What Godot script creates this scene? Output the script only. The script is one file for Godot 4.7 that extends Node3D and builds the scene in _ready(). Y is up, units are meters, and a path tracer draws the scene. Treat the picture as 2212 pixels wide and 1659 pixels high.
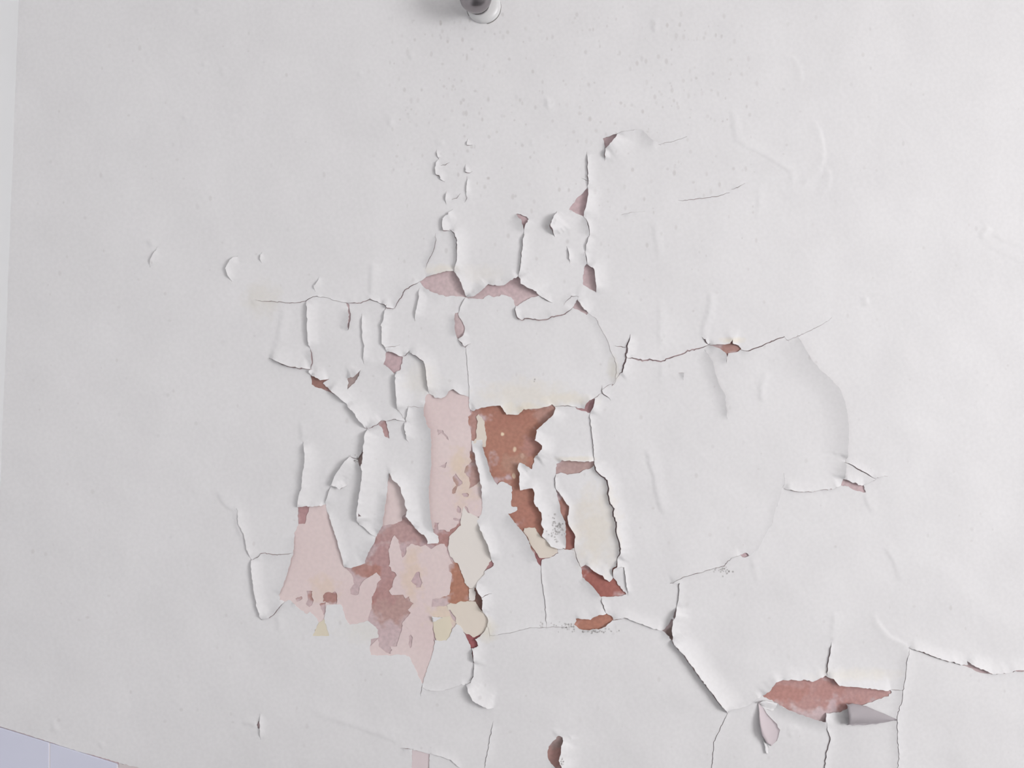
extends Node3D
# A wall with peeling paint. One photo pixel on the wall = S metres; wall plane z = 0, y up.

const S := 0.0008
const CX := 1106.0
const CY := 829.5
const EYE_H := 1.55
const CELL := 4.0
const BASE := 2.0        # height of the intact paint coat over the plaster, in wall pixels
const THICK := 1.4       # thickness of the paint film

# zoom windows the outlines were measured in: x0, y0, wall pixels per unit
const REG := {
	"A": [500, 500, 0.22604], "B": [850, 250, 0.22604], "C": [900, 550, 0.22604], "D": [600, 800, 0.22604],
	"E": [900, 840, 0.22604], "F": [480, 1050, 0.22604], "G": [720, 1080, 0.22604], "H": [950, 1050, 0.22604],
	"I": [800, 1284, 0.22604], "J": [1300, 1050, 0.31646], "K": [1500, 1284, 0.32188], "L": [1250, 600, 0.31646],
	"M": [1200, 100, 0.31646], "N": [850, 0, 0.31646], "O": [400, 880, 0.18083], "Q": [250, 400, 0.18083],
	"R": [1700, 350, 0.23146], "T": [1750, 950, 0.20886], "U": [450, 1359, 0.18083], "V": [880, 300, 0.09042],
	"P": [0, 0, 1.0],
}

# openings in the white coat: outline | lifted rims "from-to:height,reach"
const HOLES := [
	"C:30,262 90,216 190,186 270,166 350,158 390,205 428,275 455,350 474,405 420,402 315,393 300,402 215,384 130,352 62,302|1-4:3,22|4-8:7,42|11-14:2,25",
	"C:480,412 545,404 610,362 650,320 680,288 730,292 780,304 830,298 880,265 930,232 970,212 992,238 998,285 1040,316 1090,335 1140,358 1168,394 1090,410 1020,452 965,488 944,494 928,440 900,402 862,394 830,380 790,397 736,410 690,386 655,400 640,422 560,424|0-4:7,36|4-10:4,25|10-16:8,46",
	"C:1625,85 1660,125 1690,140 1698,200 1708,270 1720,360 1690,345 1640,320 1590,290 1590,200 1600,130|0-5:6,32",
	"B:1852,690 1858,730 1850,800 1835,880 1820,920 1820,965 1760,940 1700,910 1672,898 1700,860 1730,825 1760,780 1800,750 1835,715|0-5:6,32",
	"N:1430,950 1480,930 1527,915 1500,960 1465,1000 1441,1020 1440,985|2-5:8,46",
	"B:1170,940 1215,945 1255,960 1290,990 1285,1015 1262,1040 1252,1080 1248,1110 1235,1060 1215,1000|7-10:7,28|3-7:3,20",
	"C:365,560 400,555 412,600 440,650 460,700 458,740 435,785 400,810 385,790 368,740 366,640|8-11:5,20|5-7:3,16",
	"C:1535,430 1570,490 1600,525 1640,560 1625,575 1570,545 1490,510 1510,475|0-3:5,26",
	"E:1515,172 1560,185 1600,190 1610,155 1650,110 1690,90 1705,95 1690,150 1680,190 1650,235 1620,215 1570,210 1530,195|6-9:5,25|1-5:3,18",
	"L:885,458 940,457 990,459 1022,448 1044,424 1040,450 1090,462 1106,482 1098,498 1070,508 1022,516 1008,545 1012,586 1000,560 998,515 970,492 925,474|0-6:5,26|12-17:5,30",
	"L:1808,1372 1850,1392 1880,1398 1900,1412 1945,1415 1956,1465 1900,1455 1860,1440 1840,1425 1800,1420 1790,1412|0-4:4,20",
	"J:940,465 990,452 1005,478 960,486",
	"J:508,825 482,900 442,960 410,985 436,1002 456,1022 470,1050 480,1048 467,975 477,910 497,870|7-11:10,42|3-6:3,20",
	"K:455,680 500,635 540,585 580,575 640,565 690,572 740,565 790,582 840,555 880,545 920,555 960,600 1050,608 1150,618 1250,632 1310,642 1325,655 1300,680 1240,700 1190,720 1140,738 1080,742 1005,775 975,788 880,795 870,848 800,828 700,795 600,755 530,715|0-3:4,26|3-9:3,26|9-15:6,34|24-29:5,26",
	"K:1790,470 1835,468 1830,448 1870,475 1930,500 1990,525 2060,522 2115,515 2140,500 2212,498 2260,498 2260,516 2150,515 2110,525 2040,532 1960,532 1900,518 1840,490|2-10:5,30",
	"I:1785,1350 1815,1345 1840,1360 1840,1385 1815,1420 1820,1460 1808,1520 1798,1560 1810,1590 1830,1640 1830,1700 1790,1680 1745,1630 1705,1580 1690,1500 1705,1450 1745,1400 1775,1375|2-10:9,44",
	"E:1330,960 1380,1015 1420,1080 1450,1120 1455,1180 1438,1232 1450,1285 1480,1340 1512,1392 1502,1518 1460,1532 1425,1524 1422,1300 1410,1250 1380,1180 1355,1060|0-9:2.5,14|11-15:3,18",
	"E:1335,715 1360,710 1390,680 1500,688 1600,692 1690,692 1695,735 1640,770 1590,775 1560,800 1440,818 1380,800 1330,815|1-5:5,28",
	"H:1350,770 1385,752 1430,770 1480,815 1550,850 1570,880 1625,912 1650,885 1655,870 1700,930 1740,985 1782,1030 1740,1050 1640,1055 1540,1058 1520,1030 1460,950 1400,900 1365,870 1355,830|1-6:5,26|14-18:4,26",
	"H:1300,1262 1380,1262 1440,1268 1470,1240 1520,1225 1590,1215 1640,1240 1655,1270 1640,1290 1590,1330 1530,1360 1460,1365 1370,1370 1320,1350 1285,1325 1300,1290|0-5:4,22|8-13:2,18",
	"D:818,745 822,830 812,880 798,918 780,915 772,870 770,840 795,800",
	"D:780,1350 803,1386 778,1382",
	"A:762,1375 800,1390 860,1420 920,1412 935,1408 875,1450 930,1500 990,1555 960,1545 880,1510 800,1485 768,1460|0-3:6,30",
	"A:1112,1400 1180,1390 1210,1365 1238,1325 1215,1380 1180,1440 1112,1510 1115,1450|0-3:7,30",
	"D:985,478 1035,488 1045,540 1065,590 1070,650 1030,640 1005,590 1000,550 960,520",
	"A:1478,1155 1520,1148 1570,1170 1610,1190 1640,1200 1630,1260 1610,1330 1568,1340 1560,1360 1500,1300 1460,1268 1470,1220|0-4:4,22|8-11:3,26",
	"A:1095,680 1125,700 1138,770 1142,830 1130,895 1112,945 1125,870 1128,800 1115,740|5-8:5,26",
	"U:575,1140 612,1092 620,1185 600,1178",
	"I:400,1478 540,1512 570,1517 560,1710 400,1710",
	"P:-60,1549 40,1580 150,1616 255,1646 310,1660 420,1692 420,2100 -60,2100",
	# the large bare patch in the middle
	"D:1425,232 1450,228 1490,242 1512,264 1560,266 1600,256 1628,202 1680,180 1712,206 1760,236 1820,250 E:500,90 502,150 508,190 518,206 555,208 622,180 690,165 800,158 830,200 862,244 975,245 1025,195 1110,190 1200,180 1288,152 1325,172 1318,212 1290,265 1215,325 1190,352 1146,392 1142,430 1130,490 1165,514 1200,536 1190,572 1150,627 1126,652 1120,700 1096,768 1060,742 1000,702 985,700 960,760 985,800 980,850 986,962 1040,955 1102,944 1126,985 1120,1090 1150,1130 1192,1182 1195,1240 1190,1290 1212,1335 1198,1400 1230,1445 1262,1472 1282,1500 1340,1520 1424,1524 1424,1531 1350,1530 H:1128,640 1090,667 1030,690 974,702 968,768 940,740 905,650 870,592 855,545 848,512 825,480 790,430 740,370 690,305 656,266 E:876,1195 955,1168 965,1132 905,1120 905,1070 913,970 908,930 870,905 815,882 782,900 775,922 740,870 700,790 680,690 660,640 642,590 632,540 625,490 527,496 532,580 556,632 570,720 600,810 606,880 620,920 624,1020 630,1110 612,1210 G:1372,205 1415,290 1438,345 1475,420 1502,500 1505,560 1533,600 1535,626 1500,655 1456,672 1448,702 1390,766 1366,800 1366,840 1382,880 1416,912 1422,945 1426,1000 1418,1030 1440,1080 1475,1122 1484,1152 1470,1200 1440,1252 1398,1300 1358,1322 1390,1384 1368,1402 1322,1414 1290,1350 1262,1290 1250,1262 1215,1202 1180,1180 1140,1235 1118,1300 1080,1336 972,1342 960,1420 945,1480 920,1550 890,1640 I:500,850 455,770 420,680 370,588 260,570 200,580 100,582 10,580 G:345,1420 362,1332 432,1310 428,1240 382,1190 330,1152 F:1330,1300 1222,1322 1190,1290 1162,1200 1142,1132 1090,1130 996,1136 990,1200 975,1262 1028,1430 864,1430 922,1300 905,1262 840,1200 810,1222 722,1162 690,1120 642,1082 600,1105 556,1080 545,1040 580,960 620,850 650,750 680,650 690,580 692,450 725,372 728,196 830,191 950,186 988,174 1000,230 1040,320 1080,450 1112,560 1150,690 1166,775 1240,772 1302,756 1370,731 1382,680 1412,610 1462,530 1470,490 1482,462 1530,392 1545,300 1560,200 1580,50 D:1055,1060 1062,985 1078,988 1102,1040 1150,1076 1180,1112 1186,1170 1216,1220 1222,1290 1246,1326 1230,1390 1266,1430 1302,1490 1350,1536 1412,1580 1432,1612 1436,1648 1536,1650 1536,1582 1492,1550 1470,1450 1456,1300 1446,1150 1460,1000 1470,900 1470,750 1466,560 1440,540 1406,450 1400,370 1412,262|MAIN",
]
# rims of the large patch, by wall-pixel points near which a rim starts and ends: "x0,y0>x1,y1:height,reach"
const MAIN_RIMS := [
	"934,854>1003,852:3,20", "1020,886>1190,874:3.5,26", "1198,885>1148,986:7,34", "1148,1013>1172,1170:6,26", "1172,1170>1220,1184:6,24",
	"1162,1214>1098,1110:4,30", "1060,1050>1041,951:5,18", "1019,966>1038,1080:5,18", "1032,1130>1060,1205:7,26", "1028,1260>1045,1322:8,26", "1045,1322>1018,1392:2,18",
	"646,1094>700,1090:4,20", "706,1110>743,1225:2.5,20", "743,1225>812,1160:5,30", "815,1155>835,1060:7,22", "840,1022>880,1150:7,30", "880,1150>947,1172:6,22", "937,1150>921,870:8,26",
	"635,1150>604,1285:2,25", "626,1310>650,1300:1.5,15",
]

# cracks and creases: "width;side+height,reach;..| path". Width 0 = crease without a gap. side = n/s/e/w, the side that stands up
const CRACKS := [
	"1.8;n5,24|C:1490,512 1450,548 1400,576 1310,592 1240,620 1170,630 1090,614 1030,612 1005,632 975,612 946,575 938,530 944,495",
	"0.8;n3,20|C:1168,394 1230,430 1285,462", "0.8;n2,14|C:1410,470 1440,432 1480,399 1535,396", "0;e2.5,18|C:1535,430 1545,390 1590,295",
	"0.9;w2,18|C:1640,565 1700,600 1730,640 1745,690 1790,770 1830,840 1850,920 1890,1000 1905,1060 1905,1130 1890,1200 1870,1240",
	"1.6;e2,14|C:1770,1262 1772,1325 1850,1378", "0.9|C:1772,1325 1730,1348 1700,1370 1685,1395", "0.8|C:1870,1240 1820,1250 1772,1290",
	"0.8;e2,16|E:1650,235 1660,330 1675,450 1690,600 1695,660 1692,692", "1.2;n2,14|E:1515,172 1440,160 1380,160 1325,172",
	"3;e4,26;w1.5,20|L:352,400 340,430 325,480 320,545 305,600 295,640 275,662", "2.6;n3,22|L:320,548 380,552 445,570 480,556 560,572 620,548 720,516 740,500 830,480 885,460",
	"1.4|L:255,465 290,472 325,480", "2;s2,20|L:1100,492 1155,500 1230,470 1300,440 1400,405 1420,428", "2;e3,20|L:845,410 865,435 885,458",
	"0;e2.2,16|L:905,100 885,260 855,330 845,410", "0.8;n1,20|L:1420,428 1490,400 1560,370 1650,325 1720,280",
	"1.0;w6,52|L:1490,402 1530,470 1580,560 1640,630 1700,680 1770,755 1800,830 1820,900 1830,1000 1832,1100 1822,1250", "1.2;w6,34|L:1822,1240 1815,1258 1808,1372",
	"1.3;n4,24|L:1790,1412 1740,1438 1640,1450 1590,1460 1500,1458 1400,1440", "1.7;n2,18|L:1820,1258 1880,1290 1950,1330 2010,1368", "1;n2,18|L:1945,1415 1990,1395 2030,1365 2095,1352",
	"0;e1.6,24|L:1956,1465 1975,1540 2010,1600", "0;e1.2,24|T:780,1100 860,1240 890,1340 940,1480", "0.6;w1,16|L:1400,1345 1408,1410 1398,1440",
	"0.6;w1,16|J:1235,0 1210,90 1180,170 1160,260 1110,330 1095,370 1060,430 1005,475", "2;n3,22|J:940,468 880,490 830,540 800,552 750,562 690,582 620,600 550,620 470,665",
	"0;e1.2,16|J:1020,480 1040,560 1055,640 1060,670", "0.6;e2,22|J:470,665 525,662 522,750 508,828", "1.8;e9,44|J:470,1045 500,1090 560,1150 620,1240 680,1320 740,1400 800,1480 855,1545",
	"1.4;n4,26|J:410,985 340,965 260,935 160,897 120,905 75,915", "1.2;n2.5,20|J:855,1545 890,1520 960,1505 1000,1490 1050,1450 1095,1425", "0.8;e1,18|K:220,795 180,880 130,990 120,1100 110,1200",
	"1;e2.5,22|K:885,545 888,480 915,330", "0;e1.4,18|K:915,330 935,180 940,110", "1|K:1310,642 1390,640", "1.3;e2,22;w2,18|K:1440,355 1430,400 1415,450 1412,540 1395,640 1385,720 1360,800 1355,830 1358,960 1365,1080 1350,1200",
	"2;n4,26|K:1440,355 1540,390 1650,432 1740,455 1790,472", "0;w1.5,18|K:1440,355 1370,320 1300,285 1250,230 1215,170 1200,130", "1;e2,18|K:880,850 885,900 910,970 880,1060 865,1200", "0;e1.5,14|K:640,960 645,905 700,890",
	"1.2;n3,20|D:768,1465 830,1500 880,1550 934,1592", "1.6;e11,42|D:850,560 830,680 820,745 822,800 806,900 812,1000 795,1130 775,1260 765,1340 763,1400 768,1465",
	"1.2;e11,36|D:690,822 650,860 600,930 550,1010 515,1095 560,1110 600,1130 650,1105", "1.0;e3,20|D:515,1095 490,1160 462,1240 457,1281",
	"1.8;e7,36;w2,25|D:245,690 265,770 262,880 245,1000 232,1120 200,1230 194,1300 204,1325", "0;e2,24|D:230,480 235,600 245,690",
	"1.5;e8,38|A:930,1500 1000,1560 1070,1620 1110,1659", "1.5;e8,38|D:650,318 730,400 770,470 830,535 850,555", "1.5;n8,34|D:840,550 900,545 950,520 990,480",
	"1;n3,16|D:1000,482 1040,487 1080,475 1110,466 1160,480 1215,490", "1;e4,22|D:1215,490 1208,545 1225,620 1240,680", "0.6;e3,18|D:1245,350 1235,420 1218,490",
	"1.3;e7,36|D:1130,10 1125,60 1128,200 1140,300 1150,380", "1;n3,16|A:1640,1195 1660,1185 1690,1152", "1.3;e6,30|A:1690,1152 1760,1190 1820,1230 1850,1270 1855,1340 1870,1450 1885,1545",
	"1;n1.5,16|A:240,662 300,668 400,672 500,680 600,684 700,672 760,635 800,622 880,628", "1.5;e6,30|A:715,672 730,740 728,900 735,1050 755,1120", "1.5;w5,26|A:755,1120 775,1200 775,1260 755,1312",
	"1;n3,22|A:1100,680 1180,684 1240,682 1300,660 1330,652 1380,665 1430,690", "1.6;n6,26|A:1430,690 1480,715 1492,735 1555,742", "1.2;w3,24|A:1555,742 1590,680 1640,600 1660,560 1720,520 1796,484",
	"0;e2.5,20|A:1350,300 1345,400 1340,520 1335,650", "1;e4,22|A:1790,560 1785,650 1778,680 1760,780 1750,840", "0.9;e4,22|A:1470,740 1460,830 1430,900 1440,940 1440,1080 1475,1105 1480,1155",
	"0;e3,20|A:1245,800 1250,950 1255,1040 1270,1080 1260,1250", "0.8;s2,10|A:1475,1108 1560,1095 1600,1090", "2;n9,36|A:370,1215 440,1240 500,1275 600,1300 700,1312 755,1312", "0;e2,20|A:370,1215 430,1150 460,1000 490,800 500,700",
	"1.2;n5,24|A:755,1312 742,1352 764,1376", "0.6;e3,14|A:800,560 792,522 826,482 832,450", "0;s2,16|A:1250,1245 1320,1240 1400,1255 1460,1268",
	"0;e6,16|V:750,480 690,580 670,700 665,820 700,880 760,900 800,980 870,1020", "0;e5,16|V:930,1290 910,1400 920,1520", "0;e4,12|V:1430,950 1410,1200 1400,1370", "0;e4,14|V:1390,650 1385,800 1440,822 1510,808",
	"0;e4,12|V:1430,50 1410,150 1460,178 1510,160", "0.7;n2,10|V:830,640 900,630 980,580", "0.7;n2,10|V:1090,1460 1180,1410 1240,1340", "0.7;w2,10|V:1410,1370 1415,1450 1380,1500", "0;e3,12|V:700,310 700,380 750,470",
	"0;n2,10|V:680,95 760,85 850,100", "1;e8,24|B:555,900 520,950 470,990 465,1040 475,1105 540,1100", "1.4;e6,30;w2,20|B:540,1095 590,1140 605,1200 605,1330 598,1420 580,1470 572,1490",
	"0;w3,14|B:400,1140 405,1190 385,1280 310,1450", "1;e4,24|B:1248,1110 1235,1200 1220,1350 1210,1450 1193,1540", "1;e3,22|B:1850,360 1850,480 1855,600 1855,690", "1|B:1810,605 1835,615 1855,625",
	"1.7;w5,26;e3,18|B:1820,965 1845,1010 1865,1080 1872,1150", "0;e3,20|B:1872,1150 1840,1240 1830,1300", "1.4;w3,18;e3,18|B:1830,1300 1845,1380 1850,1420", "1.3;e11,52|B:1560,925 1510,1000 1492,1050 1520,1110 1535,1150",
	"0;e4,14|B:1660,1260 1672,1330 1680,1400", "1.2;s4,26|N:1527,915 1600,900 1690,888 1740,940 1770,972 1820,985", "0.7|N:1820,985 1900,970 1990,940", "1;e6,26|N:1441,1020 1440,1060 1445,1090",
	"0.8;n1,14|M:850,1055 1000,1040 1110,1025 1180,1000", "0.8;n1.5,14|M:1210,975 1240,965 1285,940", "0.8;s2,14|M:455,1150 520,1135 550,1133 600,1128",
	"0;w1.4,20|M:1540,65 1620,90 1665,150 1675,240", "0;w1.4,20|M:1750,500 1790,570 1815,660 1822,720 1800,860 1680,940", "0;w1.6,22|M:1840,830 1872,890 1850,960 1810,1030", "0;n1.3,18|M:1205,430 1215,520 1235,640 1320,690 1400,725 1540,810 1600,850 1625,940",
	"0;e1.2,16|M:1395,960 1385,1080 1375,1180", "0;e1.6,16|M:670,1200 690,1330 705,1450", "0;e2.4,20|R:1880,590 1790,725", "0;n1,24|R:1900,650 2000,720 2280,810", "0;n1,24|R:1830,760 2000,840 2280,960",
	"0;e2.5,14|Q:420,650 430,740", "0;e3,26|Q:500,760 465,810 430,890 410,970", "0;e9,22|Q:1450,850 1380,900 1320,1000 1350,1080 1390,1140", "0;e4,14|Q:1745,820 1730,880 1740,920", "0;n2,14|Q:1620,1400 1730,1385",
	"0;e2,24|O:400,980 440,1090 500,1170 610,1220", "0;e2.5,26|O:615,1150 615,1330 650,1460 700,1580", "0.8;e3,24|F:150,220 160,350 210,450 240,600 275,690", "1;e5,26|F:275,700 295,850 310,1000 340,1150 380,1275",
	"1;s2,18|F:275,705 340,680 370,640 450,645 530,655 640,640 705,635", "1.3;n4,20|F:380,1275 450,1250 500,1225 550,1150 600,1105", "0;e2,18|F:510,1230 550,1300 545,1400", "0;n1.2,20|O:60,960 160,1005 280,995",
	"0.8;w4,26|L:860,500 910,570 925,650 960,740 995,800 998,840 1010,950", "0;e2.2,24|L:465,1160 490,1270 515,1340 530,1440 575,1610", "0;e2,14|L:1290,640 1260,700 1245,760 1245,850", "0;w3,14|L:690,650 720,650 710,690", "0;e1.4,18|L:555,150 555,400 560,460",
	"2.3;e6,32;w2,14|E:1690,690 1700,770 1760,830 1815,870 1830,950 1820,1000 1840,1080 1880,1140 1870,1190 1900,1270 1905,1380 1940,1500 1940,1560 1915,1620", "1.6;e5,24|H:1694,690 1690,760 1652,790 1645,830 1652,872",
	"1;e2,12|E:1330,815 1318,860 1322,930 1335,965", "1.2;w2,14|H:1283,592 1300,650 1320,720 1350,770", "1.3;e2,16|H:1540,1060 1550,1120 1570,1170 1590,1217",
	"1.2;n1.5,16|H:1285,1325 1240,1355 1150,1340 1040,1345 960,1352 860,1350 780,1370 690,1395 600,1410 490,1430", "1.5;n3,18|H:1652,1275 1700,1265 1780,1253", "0.7;e1.2,12|H:968,770 975,900 1000,1050 1010,1200 1020,1345",
	"0.6;e1,10|G:1500,1300 1485,1230 1472,1200", "1.5|H:405,1052 440,1035 485,1024", "3;e7,34|G:1322,1414 1335,1480 1345,1560", "0.7;e3,22|I:990,655 985,760 960,830 915,857", "0.9;n2,18|I:505,890 580,915 690,915 780,890 870,852 915,858",
	"1.3;e10,46|I:915,858 950,930 980,990 1040,1030 1100,1055 1165,1085", "0.7;e1,14|I:500,850 480,960", "0.7;s1.5,16|I:300,1465 400,1475", "0.7;n2,18|I:570,1517 680,1540 770,1570 870,1665", "0.6;e1.2,16|I:1170,1230 1150,1350 1120,1500 1090,1665",
	"0;e2,14|I:1760,1285 1780,1320 1790,1350", "0;e3,12|H:1645,770 1755,770 1770,860 1780,950 1800,1030", "0;e4,14|U:620,1030 622,1100 630,1300", "0;e2,14|U:410,1105 500,1115 580,1142",
	"0.8;e2,14|C:474,408 440,450 410,520 405,556", "1.3;e4,20|C:398,806 430,850 465,888 505,852", "0.5;e0.8,12|C:467,890 480,1000 495,1200 500,1300 500,1395", "2|E:1400,1526 1480,1534",
	"1|C:462,404 494,416", "0.8;s2,14|D:690,822 730,835 775,845", "0.5;n1,14|A:880,628 925,640 1040,672 1098,682", "0.8|A:1485,712 1470,745", "0.5;s1,12|D:1150,380 1180,420 1218,475", "0.6;s1.5,16|D:1245,350 1300,345 1360,358 1408,350", "0.6|L:275,662 255,690 236,730",
	"0;e2,12|P:485,145 483,158 488,168", "0;n2,10|P:438,135 448,142", "0;e2,10|P:775,155 780,168", "0;n2,10|P:884,126 898,122", "0;e2,10|P:846,250 844,268 850,274", "0;e2,10|P:431,20 430,30", "0;n1.5,9|P:395,252 408,258",
	"0;s2,14|P:120,1552 118,1572 130,1577", "0;e2,10|P:222,1602 222,1614", "0;e2.5,12|P:1184,212 1182,228 1188,236", "0;e2,10|P:1150,300 1149,316", "0;e2,14|P:1412,40 1414,70", "0;w2,12|P:1868,640 1872,662",
	"0;e1,24|P:680,1540 780,1570 860,1600", "0;e1.2,14|P:1430,780 1428,830", "0;e2,16|P:812,1180 870,1160",
]

# thinner, older coats left on the plaster inside the openings: colour key | outline | cut-outs
const UNDER := [
	"pink|F:600,360 730,362 790,360 838,180 1000,160 1200,700 1165,778 1200,800 1245,855 1262,930 1225,985 1232,1030 1270,1045 1300,1040 1310,960 1370,890 1470,828 1500,850 1520,890 1480,930 1465,1000 1430,1060 1428,1170 1400,1240 1395,1290 1330,1340 1160,1350 900,1310 700,1190 500,1110|F:700,1075 755,1050 768,1075 720,1105|F:810,1000 860,1005 858,1050 875,1090 860,1140 830,1155 800,1120 822,1070|F:965,1040 1000,1010 1050,1020 1080,1000 1098,1030 1095,1130 1030,1125 965,1100|F:930,1125 990,1110 990,1220 970,1230 945,1170",
	"pink|G:585,340 620,385 640,470 662,550 692,525 702,450 740,420 790,432 835,445 880,428 905,445 935,468 985,438 1030,415 1066,420 1082,470 1092,520 1120,572 1140,605 1100,622 1110,680 1135,712 1120,800 1112,905 1060,920 1000,942 945,948 942,1030 945,1110 960,1340 1000,1420 910,1770 800,1770 700,1640 560,1560 400,1520 300,1500 350,1400 425,1330 440,1400 480,1430 520,1465 545,1468 560,1430 545,1400 605,1400 640,1280 665,1200 655,1178 740,1080 710,1050 745,1010 765,985 735,965 722,920 690,942 670,905 600,905 560,912 530,862 570,830 566,790 602,722 590,690 552,680 548,640 530,630 545,600 535,550 530,470 560,380|G:740,780 790,690 820,685 835,740 850,790 835,835 800,840 790,820|G:720,1380 725,1300 742,1288 760,1320 750,1400 735,1415",
	"pink|E:60,10 530,10 520,190 505,215 520,240 490,270 495,330 520,400 525,490 520,590 505,610 520,690 510,710 470,740 455,800 500,850 510,900 505,950 560,920 612,870 650,900 660,1230 560,1215 522,1215 492,1150 465,1122 432,1180 420,1240 350,1235 352,1250 400,1262 380,1310 340,1330 310,1360 290,1360 240,1340 210,1352 200,1300 215,1280 172,1278 168,1335 130,1350 60,1200|E:200,390 250,395 262,425 300,455 305,490 285,485 275,460 235,415 205,440|E:210,745 268,712 290,698 280,755 232,745|E:340,850 375,810 400,850 440,885 440,905 390,930 372,980 360,1005 338,1000 345,960 375,920|E:430,1000 480,990 502,1010 480,1035 450,1025|E:385,1150 395,1115 425,1150 420,1182 390,1185",
	"pink|D:1035,950 1100,975 1310,1300 1262,1345 1195,1390 1185,1435 1120,1465 1020,1482 975,1500 985,1300",
	"pink|G:940,1020 1090,1010 1130,1120 1180,1190 1140,1262 940,1200",
	"blush|I:380,1460 590,1490 590,1720 380,1720",
	"ash|P:257,1648 318,1660 430,1690 430,1790 257,1790",
	"pale|G:1245,60 1290,120 1400,170 1460,330 1525,480 1530,560 1500,580 1455,665 1450,705 1400,770 1370,840 1300,842 1265,802 1242,735 1205,640 1190,600 1165,600 1115,525 1096,450 1104,350 1150,310 1215,240 1222,150",
	"pale|G:1295,846 1350,842 1362,900 1350,962 1296,960",
	"cream|G:1090,1000 1120,985 1170,990 1220,966 1300,966 1360,972 1400,1040 1500,1130 1510,1160 1450,1250 1350,1312 1260,1270 1180,1175 1160,1168 1150,1120 1120,1070 1095,1050|G:1092,1045 1118,1050 1140,1085 1170,1115 1172,1168 1145,1150 1110,1100",
	"yellow|G:950,1112 1030,1120 1110,1110 1135,1200 1125,1290 1085,1345 985,1345 962,1250",
	"yellow|F:922,1305 975,1268 1032,1440 858,1440",
	"cream|E:1030,1330 1070,1325 1130,1330 1160,1375 1190,1410 1240,1455 1290,1500 1345,1530 1356,1556 1300,1600 1200,1622 1172,1610 1122,1530 1084,1480 1070,1430 1042,1400 1022,1360",
	"cream|E:565,265 590,245 620,265 650,310 655,400 668,480 655,560 540,520 548,495 570,470 570,380 588,310",
]

# stains of the bare plaster: x, y, radius x, radius y, colour, strength
const PLASTER := [
	[1110, 945, 95, 85, "b28272", 1.0], [1130, 1080, 50, 70, "b18172", 1.0], [1090, 890, 60, 30, "ae7d6e", 0.9], [1150, 1140, 50, 50, "b17f71", 0.9],
	[1180, 895, 22, 22, "ba958b", 0.8], [1150, 960, 22, 20, "ba918e", 0.5], [1000, 1260, 38, 50, "b3826f", 1.0], [985, 1160, 40, 30, "ab7f79", 0.8], [1030, 930, 14, 40, "b6918a", 0.9], [1030, 1040, 22, 45, "ba9992", 0.9],
	[1225, 1110, 22, 45, "b18377", 0.9], [1230, 1165, 20, 30, "a4726a", 1.0], [1300, 1255, 60, 40, "a76e66", 1.0], [1285, 1345, 45, 25, "b58271", 1.0], [1017, 1385, 22, 22, "a06466", 1.0], [1035, 1300, 14, 30, "8c6e66", 1.0], [1008, 1330, 16, 20, "927266", 1.0],
	[1690, 1497, 55, 16, "b98173", 1.0], [1720, 1485, 110, 45, "bb908a", 0.8], [1850, 1490, 90, 30, "ba8e88", 0.7], [1200, 1640, 30, 30, "b58e87", 0.9], [1200, 1600, 16, 14, "a7928e", 0.8],
	[845, 1300, 50, 40, "b6948d", 0.8], [800, 1280, 14, 20, "ae7b73", 0.8], [830, 1230, 30, 70, "b6908e", 0.8], [790, 1230, 30, 14, "b17f73", 0.7], [880, 1150, 60, 25, "b99794", 0.8], [690, 828, 35, 20, "9e7a72", 1.0], [658, 1110, 16, 30, "b68e8e", 0.8], [790, 995, 14, 30, "a79490", 1.0], [762, 825, 20, 26, "ae9d9a", 1.0],
	[700, 1290, 40, 14, "ae857d", 0.9], [1165, 1205, 12, 22, "9e6d6e", 1.0], [1580, 750, 30, 12, "ae887f", 0.9], [1455, 1365, 14, 14, "95827d", 1.0], [1268, 876, 26, 16, "b3888a", 0.8], [832, 925, 12, 24, "b3908e", 0.8], [1240, 1008, 50, 16, "b79c96", 0.8], [1054, 1220, 14, 12, "a97b7c", 0.8],
	[1085, 937, 4.5, 4.5, "e6d3b8", 1.2], [1111, 971, 3.5, 6, "dcc4ac", 1.2], [1109, 1027, 3.5, 5.5, "dcc4ac", 1.2], [1127, 985, 3, 5, "d4b4a4", 1.0], [1110, 1000, 24, 20, "b89686", 0.6], [975, 1052, 14, 18, "b39284", 0.7], [1000, 1012, 12, 12, "b39688", 0.6],
]
# stains on the white coat: same columns
const COAT_STAINS := [
	[1130, 852, 100, 34, "e6e0d5", 0.59], [1130, 885, 40, 16, "e6dcc8", 0.63], [1230, 862, 60, 14, "e4dccb", 0.42], [1290, 1140, 46, 95, "e2dbcf", 0.63], [950, 582, 34, 12, "e6e0d4", 0.56], [800, 1360, 70, 30, "e0ddd4", 0.35], [565, 645, 40, 40, "dedad2", 0.49],
	[1250, 1135, 30, 60, "dfd6ca", 0.28], [1580, 735, 26, 8, "e8dfcc", 0.56], [1850, 1455, 90, 14, "e8e2d4", 0.35], [1050, 1360, 24, 26, "e4ddca", 0.49], [910, 820, 40, 36, "e2ded6", 0.42], [1040, 590, 50, 20, "e4e0da", 0.42], [1240, 990, 40, 6, "e4dccb", 0.49], [1325, 800, 12, 30, "d8d4ca", 0.56],
]
const SPECKS := [[1200, 1145, 16, 26], [1228, 1352, 26, 8], [1285, 1362, 40, 5], [1560, 1232, 20, 8], [1212, 1640, 8, 10], [1170, 1348, 6, 5], [1155, 820, 3, 3], [768, 990, 6, 10]]

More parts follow.
